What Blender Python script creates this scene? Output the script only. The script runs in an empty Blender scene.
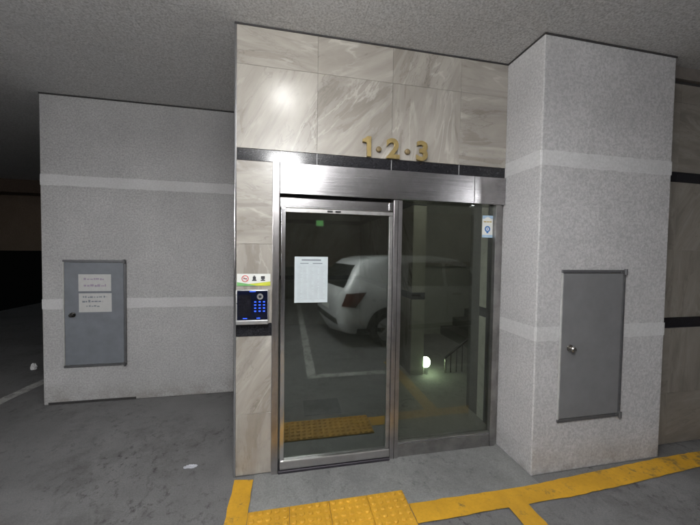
import bpy, bmesh, math, random
from mathutils import Matrix, Vector
from mathutils.bvhtree import BVHTree
random.seed(7)
S = bpy.context.scene
C = S.collection
PI = math.pi

# ------------------------------------------------------------------ camera
cd = bpy.data.cameras.new('camera'); cam = bpy.data.objects.new('camera', cd); C.objects.link(cam)
cd.sensor_width = 36.0; cd.lens = 36.0 * 303.9 / 700.0
cd.clip_start = 0.02; cd.clip_end = 300
YAW, PIT, ROL = .1984, .0307, .0144
F = Vector((math.sin(YAW) * math.cos(PIT), math.cos(YAW) * math.cos(PIT), -math.sin(PIT)))
R0 = Vector((math.cos(YAW), -math.sin(YAW), 0)); U0 = R0.cross(F)
Rr = R0 * math.cos(ROL) + U0 * math.sin(ROL); Ur = U0 * math.cos(ROL) - R0 * math.sin(ROL)
M = Matrix((Rr, Ur, -F)).transposed().to_4x4(); M.translation = (0, 0, 1.6)
cam.matrix_world = M
S.camera = cam

# ------------------------------------------------------------------ world, exposure
w = bpy.data.worlds.new('World'); S.world = w; w.use_nodes = True
nt = w.node_tree
sky = nt.nodes.new('ShaderNodeTexSky'); sky.sky_type = 'NISHITA'; sky.sun_disc = False
sky.sun_elevation = math.radians(25); sky.sun_rotation = math.radians(200)
nt.links.new(sky.outputs[0], nt.nodes['Background'].inputs[0]); nt.nodes['Background'].inputs[1].default_value = .05
S.view_settings.view_transform = 'Standard'; S.view_settings.look = 'None'
S.view_settings.exposure = 1.88; S.view_settings.gamma = 1; S.view_settings.use_curve_mapping = False
S.render.engine = 'CYCLES'
S.cycles.use_denoising = True
S.cycles.max_bounces = 12; S.cycles.diffuse_bounces = 6; S.cycles.glossy_bounces = 6
S.cycles.transparent_max_bounces = 12
S.cycles.sample_clamp_indirect = 6.0
S.cycles.caustics_reflective = False; S.cycles.caustics_refractive = False

# main numbers (metres)
H = 3.15
YT = 2.2146           # face of the tiled entrance wall
YL = 3.611            # face of the grey rendered wall
YC = 1.852            # face of the pillar
YR = 1.964            # face of the tiled wall past the pillar
LAMP = 1.0

# ------------------------------------------------------------------ helpers
WL = {}
def reg(o, loc): WL[o.name] = Vector(loc)
def thing(name, label, cat, loc=(0, 0, 0), group=None):
    o = bpy.data.objects.new(name, None); o.empty_display_size = .1; C.objects.link(o)
    o.location = loc; reg(o, loc); o['label'] = label; o['category'] = cat; o['kind'] = 'thing'
    if group: o['group'] = group
    return o
def tag(o, label, cat, group=None):
    o['label'] = label; o['category'] = cat; o['kind'] = 'thing'
    if group: o['group'] = group
    return o
def obj(name, bm, m, parent=None, smooth=None, loc=None):
    me = bpy.data.meshes.new(name)
    base = WL[parent.name] if parent else Vector(loc or (0, 0, 0))
    if base.length: bmesh.ops.translate(bm, verts=bm.verts, vec=-base)
    bmesh.ops.recalc_face_normals(bm, faces=bm.faces)
    if smooth is not None:
        for f in bm.faces: f.smooth = True
        for e in bm.edges:
            if len(e.link_faces) == 2 and e.calc_face_angle(0) > math.radians(smooth): e.smooth = False
    bm.to_mesh(me); bm.free()
    if m: me.materials.append(m)
    o = bpy.data.objects.new(name, me); C.objects.link(o)
    if parent: o.parent = parent
    else: o.location = base
    reg(o, base)
    return o
def struct(name, bm, m): 
    o = obj(name, bm, m); o['kind'] = 'structure'; return o
def box(bm, x0, x1, y0, y1, z0, z1, bev=0, seg=1):
    vs = [bm.verts.new((x, y, z)) for x in (x0, x1) for y in (y0, y1) for z in (z0, z1)]
    fs = [(0, 1, 3, 2), (4, 6, 7, 5), (0, 4, 5, 1), (2, 3, 7, 6), (0, 2, 6, 4), (1, 5, 7, 3)]
    faces = [bm.faces.new([vs[i] for i in f]) for f in fs]
    if bev:
        es = list({e for f in faces for e in f.edges})
        r = bmesh.ops.bevel(bm, geom=es, offset=bev, segments=seg, affect='EDGES', profile=.5)
        faces = [f for f in r['faces'] if f.is_valid] + [f for f in faces if f.is_valid]
    return faces
def bx(*a, **k):
    bm = bmesh.new(); box(bm, *a, **k); return bm
def cyl(bm, p0, p1, r0, r1=None, n=20, caps=True):
    p0, p1 = Vector(p0), Vector(p1); r1 = r0 if r1 is None else r1
    d = (p1 - p0).normalized(); a = d.orthogonal().normalized(); b = d.cross(a)
    A = [bm.verts.new(p0 + (a * math.cos(2*PI*i/n) + b * math.sin(2*PI*i/n)) * r0) for i in range(n)]
    B = [bm.verts.new(p1 + (a * math.cos(2*PI*i/n) + b * math.sin(2*PI*i/n)) * r1) for i in range(n)]
    for i in range(n): bm.faces.new((A[i], A[(i+1) % n], B[(i+1) % n], B[i]))
    if caps: bm.faces.new(A[::-1]); bm.faces.new(B)
def lathe(bm, c, axis, prof, n=24):
    """prof = [(distance along axis, radius)]"""
    c = Vector(c); d = Vector(axis).normalized(); a = d.orthogonal().normalized(); b = d.cross(a)
    rings = []
    for t, r in prof:
        if r < 1e-6: rings.append([bm.verts.new(c + d * t)])
        else: rings.append([bm.verts.new(c + d*t + (a*math.cos(2*PI*i/n) + b*math.sin(2*PI*i/n)) * r) for i in range(n)])
    for P, Q in zip(rings, rings[1:]):
        for i in range(n):
            j = (i+1) % n
            if len(P) == 1 and len(Q) > 1: bm.faces.new((P[0], Q[i], Q[j]))
            elif len(Q) == 1 and len(P) > 1: bm.faces.new((P[i], P[j], Q[0]))
            elif len(P) > 1: bm.faces.new((P[i], P[j], Q[j], Q[i]))
def prism(bm, pts, z0, z1):
    A = [bm.verts.new((x, y, z0)) for x, y in pts]; B = [bm.verts.new((x, y, z1)) for x, y in pts]
    n = len(pts)
    bm.faces.new(A[::-1]); bm.faces.new(B)
    for i in range(n): bm.faces.new((A[i], A[(i+1) % n], B[(i+1) % n], B[i]))
def sheet(pts, z, n=1):
    bm = bmesh.new(); bm.faces.new([bm.verts.new((x, y, z)) for x, y in pts]); return bm
def copy_tree(o, parent=None):
    c = o.copy(); C.objects.link(c); c.parent = parent
    WL[c.name] = WL[o.name].copy()
    for ch in list(o.children): copy_tree(ch, c)
    return c

# ------------------------------------------------------------------ material helpers
class N:
    def __init__(s, name):
        s.m = bpy.data.materials.new(name); s.m.use_nodes = True; s.t = s.m.node_tree
        s.b = s.t.nodes['Principled BSDF']; s.out = s.t.nodes['Material Output']
        s.tc = s.n('ShaderNodeTexCoord')
        s.geo = s.n('ShaderNodeNewGeometry')
        s.pos = s.geo.outputs['Position']
    def n(s, t): return s.t.nodes.new(t)
    def l(s, a, b): s.t.links.new(a, b)
    def put(s, sock, v):
        if hasattr(v, 'is_linked') or hasattr(v, 'links'): s.l(v, sock)
        else: sock.default_value = v
    def noise(s, vec, scale, detail=4, rough=.55, dist=0):
        n = s.n('ShaderNodeTexNoise'); s.l(vec, n.inputs['Vector']); n.inputs['Scale'].default_value = scale
        n.inputs['Detail'].default_value = detail; n.inputs['Roughness'].default_value = rough; n.inputs['Distortion'].default_value = dist
        return n.outputs['Fac']
    def vor(s, vec, scale, feat='F1', rand=1):
        n = s.n('ShaderNodeTexVoronoi'); s.l(vec, n.inputs['Vector']); n.inputs['Scale'].default_value = scale; n.feature = feat
        n.inputs['Randomness'].default_value = rand
        return n.outputs['Distance']
    def math(s, op, a, b=None, clamp=False):
        n = s.n('ShaderNodeMath'); n.operation = op; n.use_clamp = clamp
        s.put(n.inputs[0], a)
        if b is not None: s.put(n.inputs[1], b)
        return n.outputs[0]
    def ramp(s, fac, a, b, lo=0., hi=1.):
        n = s.n('ShaderNodeMapRange'); s.l(fac, n.inputs['Value']); n.clamp = True
        n.inputs['From Min'].default_value = a; n.inputs['From Max'].default_value = b
        n.inputs['To Min'].default_value = lo; n.inputs['To Max'].default_value = hi
        return n.outputs['Result']
    def mix(s, fac, a, b, mode='MIX'):
        n = s.n('ShaderNodeMix'); n.data_type = 'RGBA'; n.blend_type = mode
        s.put(n.inputs['Factor'], fac)
        s.put(n.inputs['A' if False else 6], a if not isinstance(a, tuple) else (*a, 1)[:4])
        s.put(n.inputs[7], b if not isinstance(b, tuple) else (*b, 1)[:4])
        return n.outputs[2]
    def map(s, vec, scale=(1, 1, 1), rot=(0, 0, 0), loc=(0, 0, 0)):
        n = s.n('ShaderNodeMapping'); s.l(vec, n.inputs['Vector'])
        n.inputs['Scale'].default_value = scale; n.inputs['Rotation'].default_value = rot; n.inputs['Location'].default_value = loc
        return n.outputs[0]
    def bump(s, h, strength=.3, dist=.002):
        n = s.n('ShaderNodeBump'); n.inputs['Strength'].default_value = strength; n.inputs['Distance'].default_value = dist
        s.l(h, n.inputs['Height']); s.l(n.outputs[0], s.b.inputs['Normal'])
    def set(s, col=None, rough=None, metal=None, spec=None, **k):
        if col is not None: s.put(s.b.inputs['Base Color'], (*col, 1) if isinstance(col, tuple) else col)
        if rough is not None: s.put(s.b.inputs['Roughness'], rough)
        if metal is not None: s.put(s.b.inputs['Metallic'], metal)
        if spec is not None: s.b.inputs['Specular IOR Level'].default_value = spec
        for a, v in k.items(): s.put(s.b.inputs[a], v)
        return s.m
def plain(name, col, rough=.5, metal=0, var=.12, scale=18):
    s = N(name); f = s.noise(s.pos, scale, 5)
    c = s.mix(s.ramp(f, .3, .7), tuple(x * (1 - var) for x in col), tuple(min(1, x * (1 + var)) for x in col))
    return s.set(c, s.ramp(s.noise(s.pos, scale * 2.3, 3), .3, .7, max(.03, rough - .06), rough + .06), metal)
def glow(name, col, strength):
    s = N(name)
    return s.set(tuple(x * .6 for x in col), .4, **{'Emission Color': (*col, 1), 'Emission Strength': strength})

def stucco(name, col, grime=(.2, .18, .15), g=1.0):
    s = N(name)
    f = s.noise(s.pos, 2.2, 6, .6)
    c = s.mix(s.ramp(f, .3, .7), tuple(x * .90 for x in col), tuple(x * 1.06 for x in col))
    fine = s.noise(s.pos, 64, 3, .75)
    c = s.mix(s.ramp(fine, .38, .62), s.mix(.30 * g, c, (0, 0, 0)), c)
    sep = s.n('ShaderNodeSeparateXYZ'); s.l(s.pos, sep.inputs[0])
    low = s.ramp(sep.outputs[2], 0, .22, 1, 0)                     # splash dirt at the foot
    dirt = s.math('MULTIPLY', low, s.ramp(s.noise(s.pos, 7, 6, .65), .35, .7))
    c = s.mix(s.math('MULTIPLY', dirt, .85 * g), c, grime)
    patch = s.noise(s.map(s.pos, (1, 1, .55), loc=(4, 2, 1)), 1.1, 3, .5)
    c = s.mix(s.ramp(patch, .42, .62, 0, .22 * g), c, tuple(x * .70 for x in col))
    scf = s.math('MULTIPLY', s.ramp(s.noise(s.map(s.pos, (1, 1, 5), loc=(2, 2, 0)), 5, 6, .7), .6, .72), s.ramp(sep.outputs[2], .1, 1.1, 1, 0))
    c = s.mix(s.math('MULTIPLY', scf, .35 * g), c, tuple(x * .45 for x in col))
    blot = s.ramp(s.noise(s.map(s.pos, (1, 1, .35)), 3.1, 7, .7), .6, .78)
    c = s.mix(s.math('MULTIPLY', blot, .22 * g), c, grime)
    s.set(c, .88, spec=.2)
    s.bump(s.math('ADD', fine, s.math('MULTIPLY', s.noise(s.pos, 190, 2), .5)), .42 * g, .0032)
    return s.m

m_grey = stucco('grey_textured_paint', (.485, .48, .478))
m_grey_pillar = stucco('pillar_textured_paint', (.54, .532, .535))
m_stripe = stucco('white_stripe_paint', (.585, .585, .585), g=.5)
m_dim = stucco('old_brown_grey_paint', (.19, .14, .11), (.05, .045, .035), 1.6)
m_dado = N('dark_dado_paint').set((.006, .006, .006), .9, spec=.05)
m_fascia = plain('brown_grey_fascia_paint', (.17, .15, .135), .7)
m_gap = plain('painted_shadow_gap', (.035, .033, .033), .8)  # dark tone for strips that stand in for shadow lines

def marble(name, c0, c1, vein, rough=.2, k=1.0):
    s = N(name)
    at = s.n('ShaderNodeAttribute'); at.attribute_name = 'tile_id'; idv = at.outputs['Fac']
    sep = s.n('ShaderNodeSeparateXYZ'); s.l(s.pos, sep.inputs[0])
    hx = s.math('ADD', sep.outputs[0], sep.outputs[1]); z = sep.outputs[2]
    ang = s.math('ADD', s.math('MULTIPLY', s.math('SINE', s.math('MULTIPLY', idv, 12.9)), .85), .75)
    ca, sa = s.math('COSINE', ang), s.math('SINE', ang)
    u = s.math('ADD', s.math('MULTIPLY', hx, ca), s.math('MULTIPLY', z, sa))
    v = s.math('SUBTRACT', s.math('MULTIPLY', z, ca), s.math('MULTIPLY', hx, sa))
    cb = s.n('ShaderNodeCombineXYZ'); s.l(s.math('MULTIPLY', u, 1.1), cb.inputs[0]); s.l(s.math('MULTIPLY', v, 4.2), cb.inputs[1])
    s.l(s.math('MULTIPLY', idv, 7.31), cb.inputs[2]); V = cb.outputs[0]
    n1 = s.noise(V, 1.5, 7, .6, .5)
    c = s.mix(s.ramp(n1, .34, .66), c0, c1)
    n2 = s.noise(V, .9, 5, .55, 1.1)
    ridge = s.ramp(s.math('ABSOLUTE', s.math('SUBTRACT', n2, .5)), 0, .03, 1, 0)
    ridge = s.math('MULTIPLY', ridge, s.ramp(s.noise(V, 1.3, 3), .42, .62))
    c = s.mix(s.math('MULTIPLY', ridge, .75 * k), c, vein)
    n3 = s.noise(V, 2.3, 6, .6, .8)
    dk = s.ramp(s.math('ABSOLUTE', s.math('SUBTRACT', n3, .52)), 0, .02, 1, 0)
    dk = s.math('MULTIPLY', dk, s.ramp(s.noise(V, .8, 3), .45, .65))
    c = s.mix(s.math('MULTIPLY', dk, .6 * k), c, tuple(x * .5 for x in c0))
    n4 = s.noise(s.map(V, (.7, 2.4, 1)), 1.9, 4, .5, .3)
    c = s.mix(s.math('MULTIPLY', s.ramp(n4, .56, .70), .45 * k), c, tuple(x * .72 for x in c0))
    low = s.ramp(z, 0, .5, 1, 0)
    c = s.mix(s.math('MULTIPLY', s.math('MULTIPLY', low, s.ramp(s.noise(s.pos, 9, 5), .35, .7)), .5), c, (.16, .13, .10))
    s.set(c, s.ramp(n1, .3, .7, rough - .04, rough + .07), spec=.5)
    s.bump(n1, .05, .002)
    return s.m
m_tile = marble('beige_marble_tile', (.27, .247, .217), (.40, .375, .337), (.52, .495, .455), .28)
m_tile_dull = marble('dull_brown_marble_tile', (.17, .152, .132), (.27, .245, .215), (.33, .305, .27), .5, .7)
m_grout = plain('tile_grout', (.36, .33, .29), .9)
def granite():
    s = N('black_granite'); f = s.noise(s.pos, 160, 3, .7)
    c = s.mix(s.ramp(f, .5, .75), (.012, .012, .015), (.045, .045, .05))
    return s.set(c, .16, spec=.5)
m_black = granite()
m_pale_grout = plain('pale_joint', (.35, .35, .36), .8)

def steel(name, col=(.58, .565, .575), rough=.22, horiz=True, dirt=.4):
    s = N(name)
    br = s.noise(s.map(s.pos, (3, 3, 260) if horiz else (260, 260, 3)), 1, 4, .6)
    blot = s.noise(s.pos, 5, 6, .65)
    c = s.mix(s.ramp(blot, .35, .75), col, tuple(x * (1 - dirt) for x in col))
    c = s.mix(s.ramp(br, .3, .7), s.mix(.10, c, (0, 0, 0)), c)
    s.set(c, s.math('ADD', s.ramp(br, .3, .7, rough - .04, rough + .04), s.ramp(blot, .4, .8, 0, .06)), 1.0)
    s.bump(br, .22, .0008)
    return s.m
m_steel = steel('brushed_steel')
m_rail_steel = steel('satin_rail_steel', (.62, .60, .60), .36, True, .25)
m_steel_v = steel('brushed_steel_upright', (.52, .50, .50), .30, False)
m_steel_dark = steel('dull_steel', (.50, .49, .48), .42, True, .5)
m_chrome = steel('polished_steel', (.72, .72, .73), .20, False, .12)
m_track = plain('dark_threshold_metal', (.055, .05, .06), .55, .6)
m_gasket = plain('black_rubber', (.012, .012, .012), .6)

def concrete(name, a, b, stain, stains=1.0, rough=.62):
    s = N(name)
    f = s.math('ADD', s.math('MULTIPLY', s.noise(s.pos, .9, 8, .62), .65), s.math('MULTIPLY', s.noise(s.pos, 7, 6, .65), .35))
    c = s.mix(s.ramp(f, .36, .64), a, b)
    grit = s.noise(s.pos, 110, 3, .8)
    c = s.mix(s.ramp(grit, .38, .64, .32, 0), c, (.02, .02, .02))
    st = s.ramp(s.noise(s.map(s.pos, loc=(3.1, 1.7, 0)), 1.7, 10, .76), .50, .68)
    c = s.mix(s.math('MULTIPLY', st, .6 * stains), c, stain)
    sp = s.ramp(s.noise(s.map(s.pos, (1.0, 1.7, 1), (0, 0, .5)), 11, 6, .7), .60, .72)
    c = s.mix(s.math('MULTIPLY', sp, .62 * stains), c, tuple(x * .55 for x in stain))
    wp = s.n('ShaderNodeVectorMath'); wp.operation = 'ADD'
    ns = s.n('ShaderNodeTexNoise'); s.l(s.pos, ns.inputs['Vector']); ns.inputs['Scale'].default_value = 3.5; ns.inputs['Detail'].default_value = 5
    sc = s.n('ShaderNodeVectorMath'); sc.operation = 'SCALE'; s.l(ns.outputs['Color'], sc.inputs[0]); sc.inputs['Scale'].default_value = .35
    s.l(s.pos, wp.inputs[0]); s.l(sc.outputs[0], wp.inputs[1])
    cr = s.ramp(s.vor(s.map(wp.outputs[0], (1, 1, .01)), .75, 'DISTANCE_TO_EDGE'), 0, .006, 1, 0)
    cr = s.math('MULTIPLY', cr, s.ramp(s.noise(s.pos, 1.1, 3), .52, .68, 0, .55))
    c = s.mix(s.math('MULTIPLY', cr, .8), c, (.012, .012, .012))
    pale = s.ramp(s.noise(s.map(s.pos, (1.2, .8, 1), loc=(7, 2, 0)), 2.6, 8, .72), .62, .74)
    spk = s.ramp(s.noise(s.map(s.pos, (1.25, .9, 1), (0, 0, .9)), 15, 6, .75), .53, .66)
    spk = s.math('MULTIPLY', spk, s.ramp(s.noise(s.pos, 1.4, 4), .42, .58))
    c = s.mix(s.math('MULTIPLY', spk, .8 * stains), c, tuple(x * .5 for x in stain))
    c = s.mix(s.math('MULTIPLY', pale, .22), c, tuple(min(.5, x * 2.0) for x in b))
    s.set(c, s.ramp(f, .3, .7, rough - .14, rough + .12), spec=.42)
    s.bump(s.math('ADD', s.math('MULTIPLY', grit, .6), s.math('SUBTRACT', f, cr)), .35, .003)
    return s.m
m_floor = concrete('garage_concrete', (.132, .131, .130), (.205, .204, .203), (.042, .038, .037))
m_pad = concrete('entrance_pad_concrete', (.185, .187, .185), (.285, .288, .282), (.095, .095, .093), .75)
m_lobby = concrete('lobby_floor_stone', (.19, .185, .175), (.28, .27, .255), (.10, .095, .09), .62, .8)

def paint_line(name, col, base, wear, seedloc=(0, 0, 0)):
    s = N(name)
    n1 = s.noise(s.map(s.pos, loc=seedloc), 9, 8, .72); n2 = s.noise(s.pos, 60, 4, .75)
    wv = s.math('ADD', s.math('MULTIPLY', n1, .72), s.math('MULTIPLY', n2, .28))
    sep = s.n('ShaderNodeSeparateXYZ'); s.l(s.pos, sep.inputs[0])
    right = s.ramp(sep.outputs[0], 1.6, 3.2, 0, .07)
    k = s.ramp(s.math('ADD', wv, right), wear, wear + .09)
    c = s.mix(s.ramp(s.noise(s.pos, 3.5, 5, .6), .35, .7), col, tuple(x * .72 for x in col))
    c = s.mix(s.math('MULTIPLY', k, .85), c, base)
    c = s.mix(s.ramp(n2, .45, .7, .0, .25), c, tuple(x * .4 for x in col))
    s.set(c, .6, spec=.35); s.bump(n2, .3, .002)
    return s.m
m_yellow = paint_line('worn_yellow_paint', (.60, .325, .025), (.12, .10, .06), .56)
m_tactile = paint_line('yellow_tactile_paint', (.61, .33, .03), (.25, .16, .04), .60)
m_white_line = paint_line('worn_white_paint', (.42, .42, .40), (.12, .12, .12), .50)

def ceiling_mat():
    s = N('ceiling_board')
    fis = s.noise(s.map(s.pos, (1, 1, 1)), 78, 4, .78)
    big = s.noise(s.pos, 1.3, 5)
    c = s.mix(s.ramp(fis, .36, .6), (.36, .36, .36), (.70, .70, .70))
    c = s.mix(s.ramp(big, .35, .7, .25, 0), c, (.46, .455, .45))
    br = s.n('ShaderNodeTexBrick'); s.l(s.map(s.pos, loc=(.12, .25, 0)), br.inputs['Vector'])
    br.offset = .5; br.inputs['Scale'].default_value = 1; br.inputs['Brick Width'].default_value = .6; br.inputs['Row Height'].default_value = .3
    br.inputs['Mortar Size'].default_value = .0035; br.inputs['Mortar Smooth'].default_value = .2
    c = s.mix(s.math('MULTIPLY', br.outputs['Fac'], .13), c, (.16, .16, .16))
    s.set(c, .95, spec=.1); s.bump(s.math('SUBTRACT', fis, s.math('MULTIPLY', br.outputs['Fac'], .6)), .5, .004)
    return s.m
m_ceil = ceiling_mat()

def glass(name, tint, refl):
    s = N(name); s.t.nodes.remove(s.b)
    tr = s.n('ShaderNodeBsdfTransparent'); tr.inputs[0].default_value = (*tint, 1)
    gl = s.n('ShaderNodeBsdfAnisotropic'); gl.inputs['Roughness'].default_value = .028; gl.inputs['Color'].default_value = (.90, .95, .93, 1)
    fr = s.n('ShaderNodeFresnel'); s.l(s.ramp(s.geo.outputs['Backfacing'], 0, 1, 1.5, 1 / 1.5), fr.inputs[0])
    f = s.math('ADD', s.math('MULTIPLY', fr.outputs[0], 1.0), refl, True)
    mx = s.n('ShaderNodeMixShader'); s.l(f, mx.inputs[0]); s.l(tr.outputs[0], mx.inputs[1]); s.l(gl.outputs[0], mx.inputs[2])
    df = s.n('ShaderNodeBsdfDiffuse'); df.inputs[0].default_value = (.30, .31, .28, 1)
    haze = s.n('ShaderNodeMixShader'); s.l(s.ramp(s.noise(s.pos, 4, 6, .7), .3, .75, .012, .045), haze.inputs[0])  # faint grey diffuse mixed in as painted haze on the panes
    s.l(mx.outputs[0], haze.inputs[1]); s.l(df.outputs[0], haze.inputs[2])
    s.l(haze.outputs[0], s.out.inputs[0])
    return s.m
m_glass = glass('tinted_door_glass', (.42, .46, .41), .13)
m_glass_fixed = glass('tinted_fixed_glass', (.67, .69, .65), .01)

m_cab_l = plain('blue_grey_enamel', (.165, .178, .20), .5, 0, .10, 9)
m_cab_r = plain('mid_grey_enamel', (.165, .165, .17), .55, 0, .07, 9)
m_cab_frame = plain('dull_aluminium_trim', (.13, .13, .135), .45, .5)
m_cab_pale = plain('pale_trim_edge', (.42, .42, .41), .5, .2)
m_knob = plain('dark_knob_metal', (.05, .048, .045), .28, .7)
m_knob_silver = plain('silver_knob_metal', (.42, .40, .37), .25, .9)
m_paper = plain('white_paper', (.50, .50, .49), .8, 0, .05, 30)
m_paper_blue = plain('cool_white_paper', (.50, .555, .575), .7, 0, .04, 30)
m_ink = plain('grey_ink', (.22, .24, .27), .8)
m_ink_light = plain('faint_grey_ink', (.42, .45, .48), .8)
m_ink_violet = plain('violet_grey_ink', (.33, .27, .36), .8)
m_gold = plain('aged_brass', (.40, .30, .125), .36, .6, .2, 22)
m_gold_side = plain('aged_brass_edge', (.22, .165, .085), .48, .3, .2, 22)
m_navy = plain('glossy_navy_plastic', (.006, .008, .022), .12)
m_silver_pl = plain('silver_plastic', (.50, .50, .50), .32, .7)
m_key = glow('blue_backlit_key', (.03, .10, 1.0), .5)
m_sticker = plain('white_vinyl', (.70, .71, .68), .45, 0, .05)
m_green = plain('green_vinyl', (.16, .40, .14), .45)
m_lime = plain('yellow_green_vinyl', (.55, .58, .06), .45)
m_red = plain('red_print', (.55, .10, .10), .5)
m_blue = plain('blue_print', (.05, .17, .42), .45)
m_blue_pale = plain('pale_blue_vinyl', (.34, .48, .62), .45)
m_blackink = plain('black_print', (.04, .04, .045), .6)
m_amber = plain('amber_print', (.45, .33, .10), .6)

# ------------------------------------------------------------------ ground and ceiling (setting)
struct('floor', sheet([(-14, -12), (12, -12), (12, 16), (-14, 16)], 0), m_floor)
struct('ceiling', bx(-13.9, 11.9, -11.9, 15.9, H, H + .25), m_ceil)
struct('entrance_pad', sheet([(-.228, 1.886), (.76, 1.886), (.76, 1.772), (1.735, 1.772), (1.735, 2.30), (-.228, 2.30)], .004), m_pad)

# yellow lines, 4 mm above what they lie on
bm = bmesh.new()
random.seed(3)
def wob(pts, amp=.004, step=.06):
    out = []
    for (ax, ay), (bx_, by) in zip(pts, pts[1:] + pts[:1]):
        L = math.hypot(bx_ - ax, by - ay); n = max(1, int(L / step))
        for i in range(n):
            t = i / n; j = amp if i else 0
            out.append((ax + (bx_ - ax) * t + random.uniform(-j, j), ay + (by - ay) * t + random.uniform(-j, j)))
    return out
def poly(bm, pts, z): bm.faces.new([bm.verts.new((x, y, z)) for x, y in pts])
poly(bm, wob([(-.372, -.6), (-.236, -.6), (-.232, 2.165), (-.360, 2.185)]), .008)
o = struct('yellow_line', bm, m_yellow)
bm = bmesh.new()
poly(bm, wob([(.762, 1.632), (1.377, 1.634), (1.377, .2), (1.515, .2), (1.520, 1.634), (1.9, 1.637), (2.272, 1.652), (3.10, 1.70), (5.9, 1.70), (5.9, 1.845), (3.342, 1.840), (2.919, 1.836), (2.3, 1.805), (1.663, 1.772), (.762, 1.776)]), .008)
struct('yellow_line', bm, m_yellow)
# tactile strip of 300 mm warning tiles with raised domes
bm = bmesh.new()
x0 = -.231; dx = .2475
for i in range(4):
    box(bm, x0 + i*dx + .001, x0 + (i+1)*dx - .001, 1.592, 1.886, .001, .014, .003)
    for a in range(5):
        for b in range(6):
            lathe(bm, (x0 + i*dx + dx*(a+.5)/5, 1.592 + .294*(b+.5)/6, .0135), (0, 0, 1), [(0, .0175), (.005, .0160), (.0085, .011), (.009, 0)], 12)
struct('tactile_paving', bm, m_tactile)
dm = tag(obj('dark_floor_slab', bx(.16, .53, 2.93, 3.24, .0065, .016, bev=.004, seg=2), m_gasket, None, loc=(.34, 3.08, .006)), 'small dark rectangular mat on the lobby floor behind the sliding glass', 'slab')  # thin dark block laid flat on the lobby floor
# white bay lines on the garage floor
def bay(pts):
    bm = bmesh.new(); poly(bm, wob(pts, .006), .005); struct('white_line', bm, m_white_line)
bay([(-3.02, 3.55), (-2.90, 3.50), (-2.62, 6.2), (-2.74, 6.2)])
bay([(.36, .62), (3.4, .62), (3.4, .50), (.36, .50)])
bay([(.24, .62), (.36, .62), (.36, -5), (.24, -5)])
bay([(2.95, .50), (3.07, .50), (3.07, -5), (2.95, -5)])

# ------------------------------------------------------------------ tiled walls
def tiles(bm, xs, zs, y, thick=.012, gap=.0014, axis='x', skip=None):
    lay = bm.faces.layers.float.get('tile_id') or bm.faces.layers.float.new('tile_id')
    for i, (a, b) in enumerate(zip(xs, xs[1:])):
        for j, (c, d) in enumerate(zip(zs, zs[1:])):
            if skip and skip(i, j): continue
            k = random.uniform(0, 9)
            jit = random.uniform(-.0006, .0006)
            if axis == 'x': box(bm, a + gap/2, b - gap/2, y + jit, y + thick, c + gap/2, d - gap/2, .0006)
            else: box(bm, y + jit, y + thick, a + gap/2, b - gap/2, c + gap/2, d - gap/2, .0006)
            bm.faces.ensure_lookup_table()
            for f in bm.faces:
                if f[lay] == 0.0: f[lay] = k + .01
random.seed(21)
XE0, XE1 = -.376, 1.733
ew = thing('entrance_wall', 'beige marble tiled wall with a black band around the glass entrance door', 'wall', (XE0, YT, 0))
bm = bmesh.new()
box(bm, XE0 + .004, XE1 + .2, YT + .012, 2.40, 2.02, H + .05)           # wall above the opening
box(bm, XE0 + .004, -.118, YT + .012, 2.40, 0, 2.02)                     # pier left of the door
box(bm, XE0 + .004, -.20, 2.40, YL, 0, H + .05)                          # return towards the grey wall
obj('wall_core', bm, m_grout, ew)
xj = [-.358, .192, .754, 1.316, XE1]
bm = bmesh.new()
tiles(bm, xj, [2.3132, 2.879, H - .012], YT)
tiles(bm, [-.358, -.116], [.012, .45, 1.004], YT); tiles(bm, [-.358, -.116], [1.096, 1.655, 2.2291], YT)
obj('marble_tile', bm, m_tile, ew)
for a, b in zip(xj, xj[1:]):
    obj('black_band', bx(a + .003, b - .003, YT + .001, YT + .012, 2.2311, 2.3112, bev=.0012), m_black, ew)
obj('black_band', bx(-.357, -.117, YT + .001, YT + .012, 1.006, 1.094, bev=.0012), m_black, ew)
for x in xj[1:4]: obj('band_joint', bx(x - .003, x + .003, YT + .002, YT + .012, 2.2311, 2.3112), m_pale_grout, ew)
bm = bmesh.new()
pts = [(XE0 + .018, YT - .001), (XE0 + .010, YT - .001), (XE0 + .0045, YT + .0015), (XE0 + .001, YT + .006), (XE0, YT + .012), (XE0, YT + .03), (XE0 + .018, YT + .03)]
prism(bm, pts, 0, H)
obj('corner_trim', bm, m_chrome, ew, 40)
obj('ceiling_shadow_strip', bx(XE0 + .004, XE1, YT - .003, YT + .012, H - .0115, H - .0005), m_gap, ew)  # dark strip painting the shadow line between tiles and ceiling

# tiled wall past the pillar
rw = thing('tiled_wall', 'dull brown marble tiled wall with two black bands right of the pillar', 'wall', (2.92, YR, 0))
bm = bmesh.new(); box(bm, 2.60, 9.2, YR + .012, 2.33, 0, H + .05); obj('wall_core', bm, m_grout, rw)
xs = [2.60 + .562*i for i in range(12)]
bm = bmesh.new()
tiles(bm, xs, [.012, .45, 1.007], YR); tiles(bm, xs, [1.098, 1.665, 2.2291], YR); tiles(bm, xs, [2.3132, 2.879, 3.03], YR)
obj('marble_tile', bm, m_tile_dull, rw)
for z0, z1 in ((1.009, 1.096), (2.2311, 2.3112)):
    for a, b in zip(xs, xs[1:]): obj('black_band', bx(a + .001, b - .001, YR + .001, YR + .012, z0, z1, bev=.001), m_black, rw)
obj('fascia', bx(2.60, 9.2, YR - .028, YR + .011, 3.052, H - .001), m_fascia, rw)
obj('fascia_gap', bx(2.60, 9.2, YR + .003, YR + .011, 3.030, 3.052), m_gap, rw)

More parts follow.
